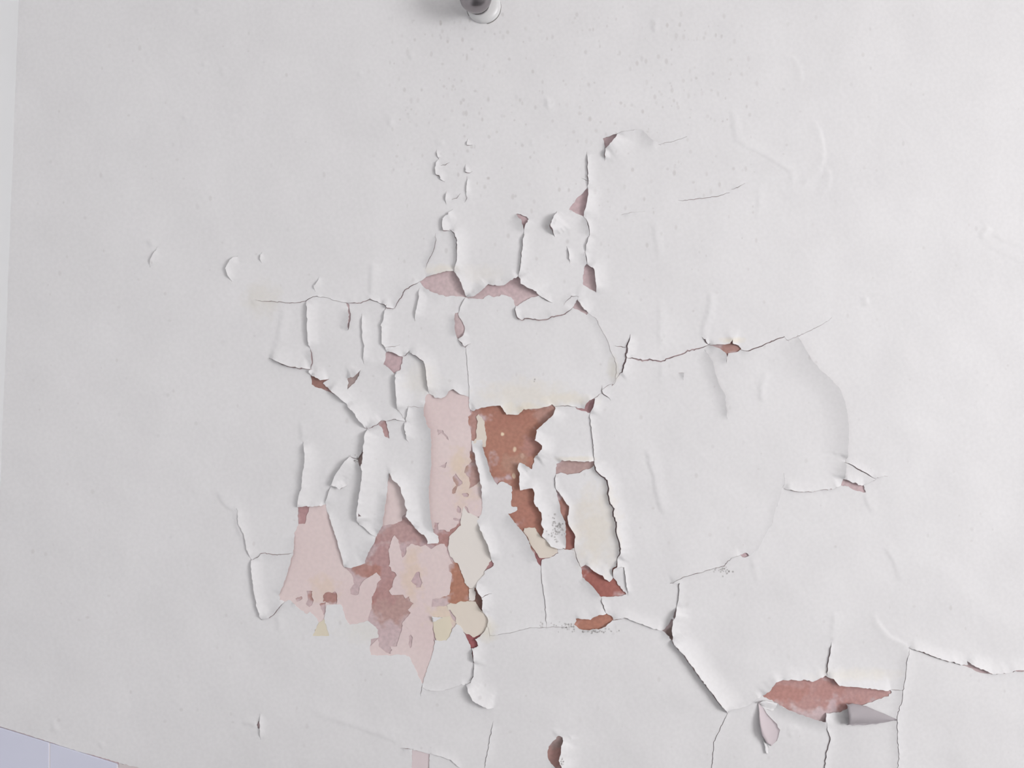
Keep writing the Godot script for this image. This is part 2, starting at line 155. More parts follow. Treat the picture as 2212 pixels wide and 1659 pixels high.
var rng := RandomNumberGenerator.new()
var warp_a := FastNoiseLite.new()
var warp_b := FastNoiseLite.new()
var rough := FastNoiseLite.new()
var swell := FastNoiseLite.new()
var lifts: Array = []            # {p, n, vn, s, len, amp, fall, side, soft}
var bins := {}
const BIN := 16.0


func _ready() -> void:
	rng.seed = 71
	set_camera_and_light()
	set_noise()
	build_room()
	build_wall()
	build_fitting()


# ---------------------------------------------------------------- camera and light
func set_camera_and_light() -> void:
	var cam := Camera3D.new()
	cam.name = "Camera"
	cam.position = Vector3(0, EYE_H, 1.39)
	cam.fov = rad_to_deg(2.0 * atan(CY * S / 1.39))
	cam.near = 0.02
	cam.far = 60.0
	add_child(cam)
	cam.current = true

	var env := Environment.new()
	env.background_mode = Environment.BG_SKY
	var sky := Sky.new()
	var sm := ProceduralSkyMaterial.new()
	sm.sky_top_color = Color(0.86, 0.88, 0.93)
	sm.sky_horizon_color = Color(0.93, 0.93, 0.94)
	sm.ground_horizon_color = Color(0.62, 0.61, 0.6)
	sm.ground_bottom_color = Color(0.4, 0.39, 0.38)
	sm.energy_multiplier = 1.0
	sky.sky_material = sm
	env.sky = sky
	env.background_energy_multiplier = 1.0
	env.ambient_light_source = Environment.AMBIENT_SOURCE_DISABLED
	env.tonemap_mode = Environment.TONE_MAPPER_LINEAR
	env.tonemap_exposure = 0.97
	env.sdfgi_enabled = true
	env.ssao_enabled = true
	env.ssil_enabled = true
	var we := WorldEnvironment.new()
	we.name = "WorldEnvironment"
	we.environment = env
	add_child(we)

	# daylight entering by the window in the right-hand wall
	var day := AreaLight3D.new()
	day.name = "window_daylight"
	day.area_size = Vector2(1.75, 1.45)
	day.light_color = Color(0.995, 0.985, 0.985)
	day.light_energy = 10.5
	day.shadow_enabled = true
	day.area_range = 12.0
	add_child(day)
	day.position = Vector3(3.16, 1.65, 2.55)
	day.look_at(Vector3(0.0, 1.65, 2.55), Vector3.UP)


func set_noise() -> void:
	for n in [warp_a, warp_b, rough, swell]:
		n.noise_type = FastNoiseLite.TYPE_SIMPLEX_SMOOTH
	warp_a.seed = 5; warp_b.seed = 9; rough.seed = 3; swell.seed = 14
	warp_a.frequency = 0.11; warp_b.frequency = 0.11
	warp_a.fractal_octaves = 2; warp_b.fractal_octaves = 2
	rough.frequency = 0.05; rough.fractal_octaves = 3
	swell.frequency = 0.006; swell.fractal_octaves = 2


# ---------------------------------------------------------------- helpers
func w3(p: Vector2, z: float) -> Vector3:
	return Vector3((p.x - CX) * S, EYE_H + (CY - p.y) * S, z * S)


func warp(p: Vector2) -> Vector2:
	return p + Vector2(warp_a.get_noise_2d(p.x, p.y), warp_b.get_noise_2d(p.x, p.y)) * 2.0


func read_path(text: String) -> PackedVector2Array:
	var out := PackedVector2Array()
	var r: Array = REG["P"]
	for word in text.strip_edges().split(" ", false):
		var w := word
		if w[1] == ":":
			r = REG[w[0]]
			w = w.substr(2)
		var xy := w.split(",")
		out.append(Vector2(r[0] + float(xy[0]) * r[2], r[1] + float(xy[1]) * r[2]))
	return out


# closer points along a path, roughened; index of every given point comes along
func dense(p: PackedVector2Array, closed: bool, step := 5.0) -> Array:
	var out := PackedVector2Array()
	var at := PackedInt32Array()
	var n := p.size()
	for i in (n if closed else n - 1):
		at.append(out.size())
		var a := p[i]
		var b := p[(i + 1) % n]
		var k: int = maxi(1, int(ceil(a.distance_to(b) / step)))
		for j in k:
			out.append(warp(a.lerp(b, float(j) / k)))
	if not closed:
		at.append(out.size())
		out.append(warp(p[n - 1]))
	return [out, at]


func add_lift(p: PackedVector2Array, side: float, amp: float, fall: float, back := 0.0) -> void:
	if p.size() < 2:
		return
	fall *= 1.1
	var n := PackedVector2Array()
	var s := PackedFloat32Array()
	var total := 0.0
	for i in p.size() - 1:
		var d := p[i + 1] - p[i]
		s.append(total)
		total += d.length()
		d = d.normalized()
		n.append(Vector2(-d.y, d.x) * side)
	s.append(total)
	var vn := PackedVector2Array()
	for i in p.size():
		vn.append(n[maxi(0, i - 1)] + n[mini(n.size() - 1, i)])
	var id := lifts.size()
	amp = minf(amp * 1.5, fall * 0.28)
	lifts.append({"p": p, "n": n, "vn": vn, "s": s, "len": total, "amp": amp, "fall": fall, "back": back, "ends": minf(16.0, total * 0.35)})
	for i in p.size() - 1:
		var lo := Vector2(minf(p[i].x, p[i + 1].x) - fall, minf(p[i].y, p[i + 1].y) - fall)
		var hi := Vector2(maxf(p[i].x, p[i + 1].x) + fall, maxf(p[i].y, p[i + 1].y) + fall)
		for by in range(int(floor(lo.y / BIN)), int(floor(hi.y / BIN)) + 1):
			for bx in range(int(floor(lo.x / BIN)), int(floor(hi.x / BIN)) + 1):
				var key := Vector2i(bx, by)
				if not bins.has(key):
					bins[key] = []
				var lst: Array = bins[key]
				if lst.is_empty() or lst[-1][0] != id:
					lst.append([id, PackedInt32Array([i])])
				else:
					lst[-1][1].append(i)


func coat_height(q: Vector2) -> float:
	var h := 0.0
	var key := Vector2i(int(floor(q.x / BIN)), int(floor(q.y / BIN)))
	if bins.has(key):
		for e in bins[key]:
			var l: Dictionary = lifts[e[0]]
			var p: PackedVector2Array = l.p
			var s: PackedFloat32Array = l.s
			var best := 1e9
			var where := 0.0
			var inside := false
			for i in e[1]:
				var a := p[i]
				var ab := p[i + 1] - a
				var t: float = clampf((q - a).dot(ab) / maxf(ab.length_squared(), 1e-6), 0.0, 1.0)
				var v := q - (a + ab * t)
				var d := v.length_squared()
				if d < best - 1e-6:
					best = d
					where = s[i] + ab.length() * t
					if t <= 0.0:
						inside = v.dot(l.vn[i]) > -0.05
					elif t >= 1.0:
						inside = v.dot(l.vn[i + 1]) > -0.05
					else:
						inside = v.dot(l.n[i]) > -0.05
			if not inside and l.back <= 0.0:
				continue
			var u := sqrt(best) / float(l.fall if inside else l.back)
			if u >= 1.0:
				continue
			var e0: float = clampf(minf(where, l.len - where) / maxf(l.ends, 0.01), 0.0, 1.0)
			e0 = e0 * (2.0 - e0)
			# a torn edge curls up; an unbroken crease is a rounded fold
			var rise := (1.0 - u) * (1.0 - u) if l.back <= 0.0 else (1.0 - u * u) * (1.0 - u * u) * (1.0 if not inside else (1.0 - 0.5 * u))
			h = maxf(h, float(l.amp) * e0 * rise)
	return BASE + h + swell.get_noise_2d(q.x, q.y) * 1.6 + rough.get_noise_2d(q.x, q.y * 0.55) * 0.28


# ---------------------------------------------------------------- sheets: a grid cut by outlines
# returns an array of arrays of mesh surfaces, one per connected piece (largest first)
func cut_sheet(x0: int, y0: int, x1: int, y1: int, keep: PackedVector2Array, cuts: Array, height: Callable, thick: float, smallest: float) -> Array:
	var nx := int((x1 - x0) / CELL)
	var ny := int((y1 - y0) / CELL)
	var touched := {}
	var state := PackedByteArray()     # 0 whole, 1 cut, 2 gone
	state.resize(nx * ny)
	var outlines: Array = []
	if keep.size() > 0:
		outlines.append(keep)
		state.fill(2)
		mark_inside(keep, x0, y0, nx, ny, state, 0)
	for c in cuts:
		outlines.append(c)
	for k in outlines.size():
		var poly: PackedVector2Array = outlines[k]
		for i in poly.size():
			var a := poly[i]
			var b := poly[(i + 1) % poly.size()]
			var steps: int = maxi(1, int(ceil(a.distance_to(b) / 40.0)))
			for j in steps:
				var c0 := a.lerp(b, float(j) / steps)
				var c1 := a.lerp(b, float(j + 1) / steps)
				for gy in range(int(floor((minf(c0.y, c1.y) - 0.01 - y0) / CELL)), int(floor((maxf(c0.y, c1.y) + 0.01 - y0) / CELL)) + 1):
					for gx in range(int(floor((minf(c0.x, c1.x) - 0.01 - x0) / CELL)), int(floor((maxf(c0.x, c1.x) + 0.01 - x0) / CELL)) + 1):
						if gx < 0 or gy < 0 or gx >= nx or gy >= ny:
							continue
						var id := gy * nx + gx
						if not touched.has(id):
							touched[id] = {}
						touched[id][k] = true
	var first_cut := 1 if keep.size() > 0 else 0
	for k in range(first_cut, outlines.size()):
		mark_inside(outlines[k], x0, y0, nx, ny, state, 2, touched, k)
	var index := {}
	var pts := PackedVector2Array()
	var parent := PackedInt32Array()
	var tris := PackedInt32Array()
	var rims: Array = []
	var get_v := func(q: Vector2) -> int:
		var key := Vector2i(int(round(q.x * 40.0)), int(round(q.y * 40.0)))
		if index.has(key):
			return index[key]
		index[key] = pts.size()
		pts.append(q)
		parent.append(parent.size())
		return pts.size() - 1
	for gy in ny:
		for gx in nx:
			var id := gy * nx + gx
			var cx := x0 + gx * CELL
			var cy := y0 + gy * CELL
			if not touched.has(id):
				if state[id] == 2:
					continue
				var a: int = get_v.call(Vector2(cx, cy))
				var b: int = get_v.call(Vector2(cx + CELL, cy))
				var c: int = get_v.call(Vector2(cx + CELL, cy + CELL))
				var d: int = get_v.call(Vector2(cx, cy + CELL))
				tris.append_array(PackedInt32Array([a, b, c, a, c, d]))
				continue
			if state[id] == 2 and not (keep.size() > 0 and touched[id].has(0)):
				continue
			var frags: Array = [PackedVector2Array([Vector2(cx, cy), Vector2(cx + CELL, cy), Vector2(cx + CELL, cy + CELL), Vector2(cx, cy + CELL)])]
			for k in touched[id]:
				var next: Array = []
				for f in frags:
					var got: Array = Geometry2D.intersect_polygons(f, outlines[k]) if (k == 0 and first_cut == 1) else Geometry2D.clip_polygons(f, outlines[k])
					for g in got:
						next.append(g)
				frags = next
			for f in frags:
				if f.size() < 3:
					continue
				var tri := Geometry2D.triangulate_polygon(f)
				var ids := PackedInt32Array()
				for q in f:
					ids.append(get_v.call(q))
				for t in range(0, tri.size(), 3):
					var i0 := ids[tri[t]]
					var i1 := ids[tri[t + 1]]
					var i2 := ids[tri[t + 2]]
					if i0 == i1 or i1 == i2 or i0 == i2:
						continue
					if (pts[i1] - pts[i0]).cross(pts[i2] - pts[i0]) < 0.0:
						var sw := i1
						i1 = i2
						i2 = sw
					tris.append_array(PackedInt32Array([i0, i1, i2]))
				var m: int = f.size()
				var turn := 0.0
				for i in m:
					turn += f[i].cross(f[(i + 1) % m])
				for i in m:
					var a: Vector2 = f[i]
					var b: Vector2 = f[(i + 1) % m]
					if absf(a.x - b.x) < 0.02 and (absf(a.x - cx) < 0.02 or absf(a.x - cx - CELL) < 0.02):
						continue
					if absf(a.y - b.y) < 0.02 and (absf(a.y - cy) < 0.02 or absf(a.y - cy - CELL) < 0.02):
						continue
					var ia := ids[i]
					var ib := ids[(i + 1) % m]
					if ia != ib:
						rims.append(Vector2i(ia, ib) if turn > 0.0 else Vector2i(ib, ia))
	# connected pieces
	for t in range(0, tris.size(), 3):
		var r := find(parent, tris[t])
		parent[find(parent, tris[t + 1])] = r
		parent[find(parent, tris[t + 2])] = r
	var area := {}
	var own := {}
	for t in range(0, tris.size(), 3):
		var r := find(parent, tris[t])
		if not own.has(r):
			own[r] = PackedInt32Array()
			area[r] = 0.0
		own[r].append(t)
		area[r] += 0.5 * absf((pts[tris[t + 1]] - pts[tris[t]]).cross(pts[tris[t + 2]] - pts[tris[t]]))
	var rim_of := {}
	for e in rims:
		var r := find(parent, e.x)
		if not rim_of.has(r):
			rim_of[r] = []
		rim_of[r].append(e)
	var zs := PackedFloat32Array()
	for q in pts:
		zs.append(height.call(q))
	var roots := own.keys()
	roots.sort_custom(func(a, b): return area[a] > area[b])
	var pieces: Array = []
	for r in roots:
		if area[r] < smallest:
			continue
		var local := {}
		var vs := PackedVector3Array()
		var uv := PackedVector2Array()
		var nr := PackedVector3Array()
		var ix := PackedInt32Array()
		var mid := Vector2.ZERO
		for t in own[r]:
			var tri_ids := PackedInt32Array()
			for j in 3:
				var g := tris[t + j]
				if not local.has(g):
					local[g] = vs.size()
					vs.append(w3(pts[g], zs[g]))
					uv.append(Vector2(pts[g].x / 2212.0, pts[g].y / 1659.0))
					nr.append(Vector3.ZERO)
					mid += pts[g]
				tri_ids.append(local[g])
			var fn := (vs[tri_ids[2]] - vs[tri_ids[0]]).cross(vs[tri_ids[1]] - vs[tri_ids[0]])
			for j in 3:
				nr[tri_ids[j]] += fn
			ix.append_array(tri_ids)
		mid /= float(vs.size())
		for i in nr.size():
			nr[i] = nr[i].normalized()
		if rim_of.has(r):
			for e in rim_of[r]:
				var a := w3(pts[e.x], zs[e.x])
				var b := w3(pts[e.y], zs[e.y])
				var a2 := w3(pts[e.x], maxf(zs[e.x] - thick, 0.05))
				var b2 := w3(pts[e.y], maxf(zs[e.y] - thick, 0.05))
				var d := pts[e.y] - pts[e.x]
				var o := Vector3(d.y, d.x, 0.0).normalized()
				var k := vs.size()
				vs.append_array(PackedVector3Array([a, b, b2, a2]))
				for q in [pts[e.x], pts[e.y], pts[e.y], pts[e.x]]:
					uv.append(Vector2(q.x / 2212.0, q.y / 1659.0))
					nr.append(o)
				ix.append_array(PackedInt32Array([k, k + 2, k + 1, k, k + 3, k + 2]))
		var arr := []
		arr.resize(Mesh.ARRAY_MAX)
		arr[Mesh.ARRAY_VERTEX] = vs
		arr[Mesh.ARRAY_NORMAL] = nr
		arr[Mesh.ARRAY_TEX_UV] = uv
		arr[Mesh.ARRAY_INDEX] = ix
		pieces.append({"arr": arr, "area": area[r], "mid": mid})
	return pieces


func find(parent: PackedInt32Array, i: int) -> int:
	while parent[i] != i:
		i = parent[i]
	return i


func mark_inside(poly: PackedVector2Array, x0: int, y0: int, nx: int, ny: int, state: PackedByteArray, value: int, touched := {}, k := -1) -> void:
	var lo := poly[0]
	var hi := poly[0]
	for q in poly:
		lo = lo.min(q)
		hi = hi.max(q)
	for gy in range(maxi(0, int(floor((lo.y - y0) / CELL))), mini(ny, int(floor((hi.y - y0) / CELL)) + 1)):
		for gx in range(maxi(0, int(floor((lo.x - x0) / CELL))), mini(nx, int(floor((hi.x - x0) / CELL)) + 1)):
			var id := gy * nx + gx
			if k >= 0 and touched.has(id) and touched[id].has(k):
				continue
			if Geometry2D.is_point_in_polygon(Vector2(x0 + (gx + 0.5) * CELL, y0 + (gy + 0.5) * CELL), poly):
				state[id] = value


func mesh_of(arr: Array) -> ArrayMesh:
	var m := ArrayMesh.new()
	m.add_surface_from_arrays(Mesh.PRIMITIVE_TRIANGLES, arr)
	return m


func part(called: String, mesh: Mesh, mat: Material, parent: Node3D) -> MeshInstance3D:
	var o := MeshInstance3D.new()
	o.name = called
	o.mesh = mesh
	o.material_override = mat
	parent.add_child(o, true)
	return o


func tag(o: Node, label: String, category: String) -> void:
	o.set_meta("label", label)
	if category != "":
		o.set_meta("category", category)


func structure(o: Node, label: String) -> void:
	o.set_meta("kind", "structure")
	o.set_meta("label", label)


func plain(c: Color, roughness: float, metallic := 0.0) -> StandardMaterial3D:
	var m := StandardMaterial3D.new()
	m.albedo_color = c
	m.roughness = roughness
	m.metallic = metallic
	return m


func box_into(st: SurfaceTool, lo: Vector3, hi: Vector3) -> void:
	var b := BoxMesh.new()
	b.size = hi - lo
	st.append_from(b, 0, Transform3D(Basis(), (lo + hi) * 0.5))


func box_mesh(boxes: Array) -> ArrayMesh:
	var st := SurfaceTool.new()
	st.begin(Mesh.PRIMITIVE_TRIANGLES)
	for b in boxes:
		box_into(st, b[0], b[1])
	return st.commit()


# ---------------------------------------------------------------- textures
func stain_image(base_a: Color, base_b: Color, stains: Array, grain: float, seed_no: int, side: int, soft := 2.4, wobble := 0.65) -> Image:
	var h := int(side * 0.75)
	var im := Image.create(side, h, false, Image.FORMAT_RGB8)
	var n1 := FastNoiseLite.new(); n1.seed = seed_no; n1.frequency = 0.004; n1.fractal_octaves = 3
	var n2 := FastNoiseLite.new(); n2.seed = seed_no + 1; n2.frequency = 0.09; n2.fractal_octaves = 2
	var n3 := FastNoiseLite.new(); n3.seed = seed_no + 2; n3.frequency = 0.03; n3.fractal_octaves = 3
	var k := 2212.0 / side
	var cells := {}
	for s in stains:
		var col := Color(s[4])
		for cy in range(int(floor((s[1] - s[3] * 1.8) / 64.0)), int(floor((s[1] + s[3] * 1.8) / 64.0)) + 1):
			for cx in range(int(floor((s[0] - s[2] * 1.8) / 64.0)), int(floor((s[0] + s[2] * 1.8) / 64.0)) + 1):
				var key := Vector2i(cx, cy)
				if not cells.has(key):
					cells[key] = []
				cells[key].append([float(s[0]), float(s[1]), float(s[2]), float(s[3]), col, float(s[5])])
	for y in h:
		for x in side:
			var px := x * k
			var py := y * k
			var c := base_a.lerp(base_b, clampf(0.5 + n1.get_noise_2d(px, py) * 1.1, 0.0, 1.0))
			var key := Vector2i(int(floor(px / 64.0)), int(floor(py / 64.0)))
			if cells.has(key):
				var wob := n3.get_noise_2d(px, py) * wobble
				for s in cells[key]:
					var dx: float = (px - s[0]) / s[2]
					var dy: float = (py - s[1]) / s[3]
					var d := sqrt(dx * dx + dy * dy) + wob
					if d < 1.25:
						c = c.lerp(s[4], clampf((1.25 - d) * soft, 0.0, 1.0) * minf(s[5], 1.0))
			var g := 1.0 + n2.get_noise_2d(px, py) * grain
			im.set_pixel(x, y, Color(c.r * g, c.g * g, c.b * g))
	return im


func dot(im: Image, px: float, py: float, r: float, col: Color, a: float, stretch := 1.0) -> void:
	var k := im.get_width() / 2212.0
	var cx := px * k
	var cy := py * k
	var rr := r * k
	for y in range(maxi(0, int(cy - rr * stretch - 1)), mini(im.get_height(), int(cy + rr * stretch + 2))):
		for x in range(maxi(0, int(cx - rr - 1)), mini(im.get_width(), int(cx + rr + 2))):
			var d := Vector2((x - cx), (y - cy) / stretch).length() / rr
			if d < 1.0:
				im.set_pixel(x, y, im.get_pixel(x, y).lerp(col, a * clampf((1.0 - d) * 2.0, 0.0, 1.0)))


func textured(im: Image, roughness: float) -> StandardMaterial3D:
	var m := StandardMaterial3D.new()
	im.generate_mipmaps()
	m.albedo_texture = ImageTexture.create_from_image(im)
	m.roughness = roughness
	m.metallic_specular = 0.35
	return m


# ---------------------------------------------------------------- the room around the wall
func build_room() -> void:
	var paint := plain(Color(0.86, 0.855, 0.85), 0.8)
	var wl := -1.02
	var wr := 3.2
	var top := 2.75
	var back := 4.3
	var left := part("wall_left", box_mesh([[Vector3(-0.12, -1.9, -0.1), Vector3(0, 1.6, back + 0.1)]]), plain(Color(0.865, 0.87, 0.875), 0.75), self)
	# the corner leans a little: 42 px at the top of the photo, 0 px at 1100 px
	var lean := atan(42.0 / 1100.0)
	left.transform = Transform3D(Basis(Vector3(0, 0, 1), -lean), w3(Vector2(42, 0), 0.0))
	structure(left, "white painted wall meeting the peeling wall at its left edge")
	structure(part("floor", box_mesh([[Vector3(wl - 0.1, -0.12, -0.2), Vector3(wr + 0.2, 0.0, back + 0.1)]]), plain(Color(0.4, 0.4, 0.41), 0.7), self), "plain pale floor of the room")
	structure(part("ceiling", box_mesh([[Vector3(wl - 0.1, top, -0.2), Vector3(wr + 0.2, top + 0.12, back + 0.1)]]), paint, self), "plain white ceiling of the room")
	structure(part("wall_front", box_mesh([[Vector3(wl - 0.1, 0, back), Vector3(wr + 0.2, top, back + 0.1)]]), paint, self), "plain white wall behind the viewer")
	var z0 := 1.65
	var z1 := 3.45
	var y0 := 0.9
	var y1 := 2.4
	structure(part("wall_right", box_mesh([
		[Vector3(wr, 0, 0), Vector3(wr + 0.2, top, z0)], [Vector3(wr, 0, z1), Vector3(wr + 0.2, top, back)],
		[Vector3(wr, 0, z0), Vector3(wr + 0.2, y0, z1)], [Vector3(wr, y1, z0), Vector3(wr + 0.2, top, z1)]]), paint, self), "white wall with the window opening on the right")
	var win := Node3D.new()
	win.name = "window_1"
	add_child(win)
	win.position = Vector3(wr + 0.12, y0, (z0 + z1) * 0.5)
	structure(win, "white framed window lighting the wall from the right")
	var hw := (z1 - z0) * 0.5
	var hh := y1 - y0
	part("window_frame", box_mesh([
		[Vector3(-0.03, 0, -hw), Vector3(0.03, 0.05, hw)], [Vector3(-0.03, hh - 0.05, -hw), Vector3(0.03, hh, hw)],
		[Vector3(-0.03, 0.05, -hw), Vector3(0.03, hh - 0.05, -hw + 0.05)], [Vector3(-0.03, 0.05, hw - 0.05), Vector3(0.03, hh - 0.05, hw)],
		[Vector3(-0.025, 0.05, -0.025), Vector3(0.025, hh - 0.05, 0.025)]]), plain(Color(0.88, 0.88, 0.87), 0.4), win)
	# frosted panes, bright with the daylight behind them
	var glass := plain(Color(0.9, 0.91, 0.92), 0.5)
	glass.emission_enabled = true
	glass.emission = Color(0.97, 0.985, 1.0)
	glass.emission_energy_multiplier = 2.5
	for s in [-1, 1]:
		var a: float = 0.025 if s > 0 else -hw + 0.05
		var b: float = hw - 0.05 if s > 0 else -0.025
		part("pane", box_mesh([[Vector3(-0.003, 0.05, a), Vector3(0.003, hh - 0.05, b)]]), glass, win)


# ---------------------------------------------------------------- the peeling wall
func build_wall() -> void:
	# bare plaster
	var plaster_im := stain_image(Color("c8b0b3"), Color("cfbcbd"), PLASTER, 0.055, 31, 1400)
	var plaster := textured(plaster_im, 0.85)
	var lo := Vector2(-120, -700)
	var hi := Vector2(4300, 2780)
	var wall := MeshInstance3D.new()
	wall.name = "wall_back"
	var st := SurfaceTool.new()
	st.begin(Mesh.PRIMITIVE_TRIANGLES)
	box_into(st, Vector3(w3(lo, 0).x, 0.0, -0.12), Vector3(w3(hi, 0).x, 2.75, -0.004))
	var slab := st.commit()
	wall.mesh = slab
	wall.material_override = plain(Color("b39a98"), 0.9)
	add_child(wall)
	structure(wall, "old wall with white paint cracking and peeling off reddish plaster")
	# plaster face, slightly uneven
	var face := cut_sheet(-48, -40, 2260, 1700, PackedVector2Array(), [], func(q: Vector2) -> float: return rough.get_noise_2d(q.x * 1.7 + 900.0, q.y * 1.7) * 0.35 - 0.2, 0.5, 1.0)
	var face_part := part("plaster_face", mesh_of(face[0].arr), plaster, wall)
	face_part.set_meta("label", "reddish brown and mauve bare plaster")

	# outlines and lifted rims
	var cuts: Array = []
	for text in HOLES:
		var bits: PackedStringArray = text.split("|")
		var given := read_path(bits[0])
		var dn := dense(given, true)
		var poly: PackedVector2Array = dn[0]
		var at: PackedInt32Array = dn[1]
		cuts.append(poly)
		var outward := area_sign(poly)
		for i in range(1, bits.size()):
			if bits[i] == "MAIN":
				for rim in MAIN_RIMS:
					var h: PackedStringArray = rim.split(":")
					var ends: PackedStringArray = h[0].split(">")
					var v: PackedStringArray = h[1].split(",")
					var i0 := nearest(poly, point(ends[0]))
					var i1 := nearest(poly, point(ends[1]))
					add_lift(sub_path(poly, i0, i1), outward, float(v[0]), float(v[1]))
				continue
			var f: PackedStringArray = bits[i].split(":")
			var r: PackedStringArray = f[0].split("-")
			var v: PackedStringArray = f[1].split(",")
			var n := given.size()
			add_lift(sub_path(poly, at[int(r[0]) % n], at[int(r[1]) % n]), outward, float(v[0]), float(v[1]))
	for text in CRACKS:
		var bits: PackedStringArray = text.split("|")
		var path: PackedVector2Array = dense(read_path(bits[1]), false)[0]
		var head: PackedStringArray = bits[0].split(";")
		var width := float(head[0])
		var strongest := 0.0
		for i in range(1, head.size()):
			strongest = maxf(strongest, float(head[i].substr(1).split(",")[0]))
		if width == 0.0 and strongest >= 2.6:
			width = 0.45
		if width > 0.0:
			cuts.append_array(ribbon(path, width))
		for i in range(1, head.size()):
			var way: Vector2 = {"n": Vector2(0, -1), "s": Vector2(0, 1), "e": Vector2(1, 0), "w": Vector2(-1, 0)}[head[i][0]]
			var v: PackedStringArray = head[i].substr(1).split(",")
			var lean := 0.0
			for j in path.size() - 1:
				var d := path[j + 1] - path[j]
				lean += Vector2(-d.y, d.x).dot(way)
			add_lift(path, 1.0 if lean > 0.0 else -1.0, float(v[0]) * (1.0 if width > 0.0 else 0.55), float(v[1]), 0.0 if width > 0.0 else 8.0)

	# white coat
	var coat_im := stain_image(Color("e2e1e2"), Color("e5e4e5"), COAT_STAINS, 0.012, 57, 1600, 1.1, 0.4)
	var dirt := Color("9c9490")
	for i in 420:
		var px := rng.randf_range(840, 1640)
		var py := absf(rng.randfn(0.0, 260.0)) + 30.0
		dot(coat_im, px, py, rng.randf_range(1.5, 4.5), dirt, rng.randf_range(0.03, 0.2), rng.randf_range(0.8, 2.0))
	for i in 420:
		dot(coat_im, rng.randf_range(60, 2200), rng.randf_range(10, 1640), rng.randf_range(1.5, 5.0), dirt, rng.randf_range(0.03, 0.13), rng.randf_range(0.7, 1.8))
	for s in SPECKS:
		for i in int(s[2] * s[3] * 0.16) + 3:
			dot(coat_im, s[0] + rng.randfn(0.0, 0.5) * s[2], s[1] + rng.randfn(0.0, 0.5) * s[3], rng.randf_range(1.2, 2.6), Color("7c7876"), rng.randf_range(0.2, 0.6))
	var coat := textured(coat_im, 0.62)
	var pieces := cut_sheet(-48, -40, 2260, 1700, PackedVector2Array(), cuts, coat_height, THICK, 14.0)
	for i in pieces.size():
		var arr: Array = pieces[i].arr
		if i == 0:
			var c := part("paint_coat", mesh_of(arr), coat, wall)
			c.set_meta("label", "white paint coat, cracked and lifting at its edges")
			apron(c, coat)
		else:
			part("paint_flake", mesh_of(arr), coat, wall)

	# older coats
	var looks := {
		"pink": textured(stain_image(Color("dfcdcc"), Color("e3d3d1"), [[1005, 1040, 26, 60, "e0cdb9", 0.6], [985, 1000, 20, 30, "e2cfba", 0.5], [890, 1240, 22, 60, "e0cbb8", 0.6], [700, 1270, 30, 26, "e0cbb8", 0.5], [960, 1330, 40, 30, "e0d0b8", 0.6]], 0.018, 83, 1000, 1.3), 0.8),
		"cream": plain(Color("e1d7cb"), 0.75), "pale": plain(Color("e5dfd9"), 0.75), "blush": plain(Color("ddd0d2"), 0.8), "ash": plain(Color("d4cccc"), 0.85), "yellow": plain(Color("dfd6c2"), 0.8),
	}
	var level := {"pink": 0.75, "blush": 0.75, "ash": 0.75, "cream": 1.25, "pale": 1.25, "yellow": 1.5}
	for text in UNDER:
		var bits: PackedStringArray = text.split("|")
		var keep: PackedVector2Array = dense(read_path(bits[1]), true)[0]
		var inner: Array = []
		for i in range(2, bits.size()):
			inner.append(dense(read_path(bits[i]), true)[0])
		var a := keep[0]
		var b := keep[0]
		for q in keep:
			a = a.min(q)
			b = b.max(q)
		var z: float = level[bits[0]]
		var got := cut_sheet(int(floor(a.x / CELL) * CELL) - 4, int(floor(a.y / CELL) * CELL) - 4, int(ceil(b.x / CELL) * CELL) + 4, int(ceil(b.y / CELL) * CELL) + 4, keep, inner,
			func(q: Vector2) -> float: return z + rough.get_noise_2d(q.x * 1.4, q.y * 1.4 + 300.0) * 0.25, z * 0.9, 10.0)
		for g in got:
			part("undercoat_patch" if bits[0] in ["pink", "blush", "ash"] else "primer_patch", mesh_of(g.arr), looks[bits[0]], wall)

	build_curls(wall, coat)
	build_tiles(wall)


func point(t: String) -> Vector2:
	var xy := t.split(",")
	return Vector2(float(xy[0]), float(xy[1]))


func nearest(poly: PackedVector2Array, p: Vector2) -> int:
	var best := 0
	for i in poly.size():
		if poly[i].distance_squared_to(p) < poly[best].distance_squared_to(p):
			best = i
	return best


# the stretch of a closed outline from i to j, the shorter way round
func sub_path(poly: PackedVector2Array, i: int, j: int) -> PackedVector2Array:
	var out := PackedVector2Array()
	var n := poly.size()
	var fwd := (j - i + n) % n
	if fwd > n / 2:
		var sw := i
		i = j
		fwd = n - fwd
	var k := i
	for s in fwd + 1:
		out.append(poly[k])
		k = (k + 1) % n
	return out


func area_sign(poly: PackedVector2Array) -> float:
	var t := 0.0
	for i in poly.size():
		t += poly[i].cross(poly[(i + 1) % poly.size()])
	return -1.0 if t > 0.0 else 1.0


func ribbon(p: PackedVector2Array, width: float) -> Array:
	var out: Array = []
	var total := 0.0
	for i in p.size() - 1:
		total += p[i].distance_to(p[i + 1])
	var s := 0.0
	var w0 := 0.0
	for i in p.size():
		if i > 0:
			s += p[i].distance_to(p[i - 1])
		var e := clampf(minf(s, total - s) / minf(22.0, total * 0.4), 0.0, 1.0)
		var w := maxf(0.4, width * (0.25 + 0.75 * e) * (1.0 + 0.5 * warp_a.get_noise_2d(p[i].x * 3.0, p[i].y * 3.0))) * 0.5
		if i > 0:
			var d := (p[i] - p[i - 1]).normalized()
			var n := Vector2(-d.y, d.x)
			var a := p[i - 1] - d * (3.5 if i == 1 else w0 * 0.7 + 0.12)
			var b := p[i] + d * (3.5 if i == p.size() - 1 else w * 0.7 + 0.12)
			out.append(PackedVector2Array([a + n * w0, b + n * w, b - n * w, a - n * w0]))
		w0 = w
	return out


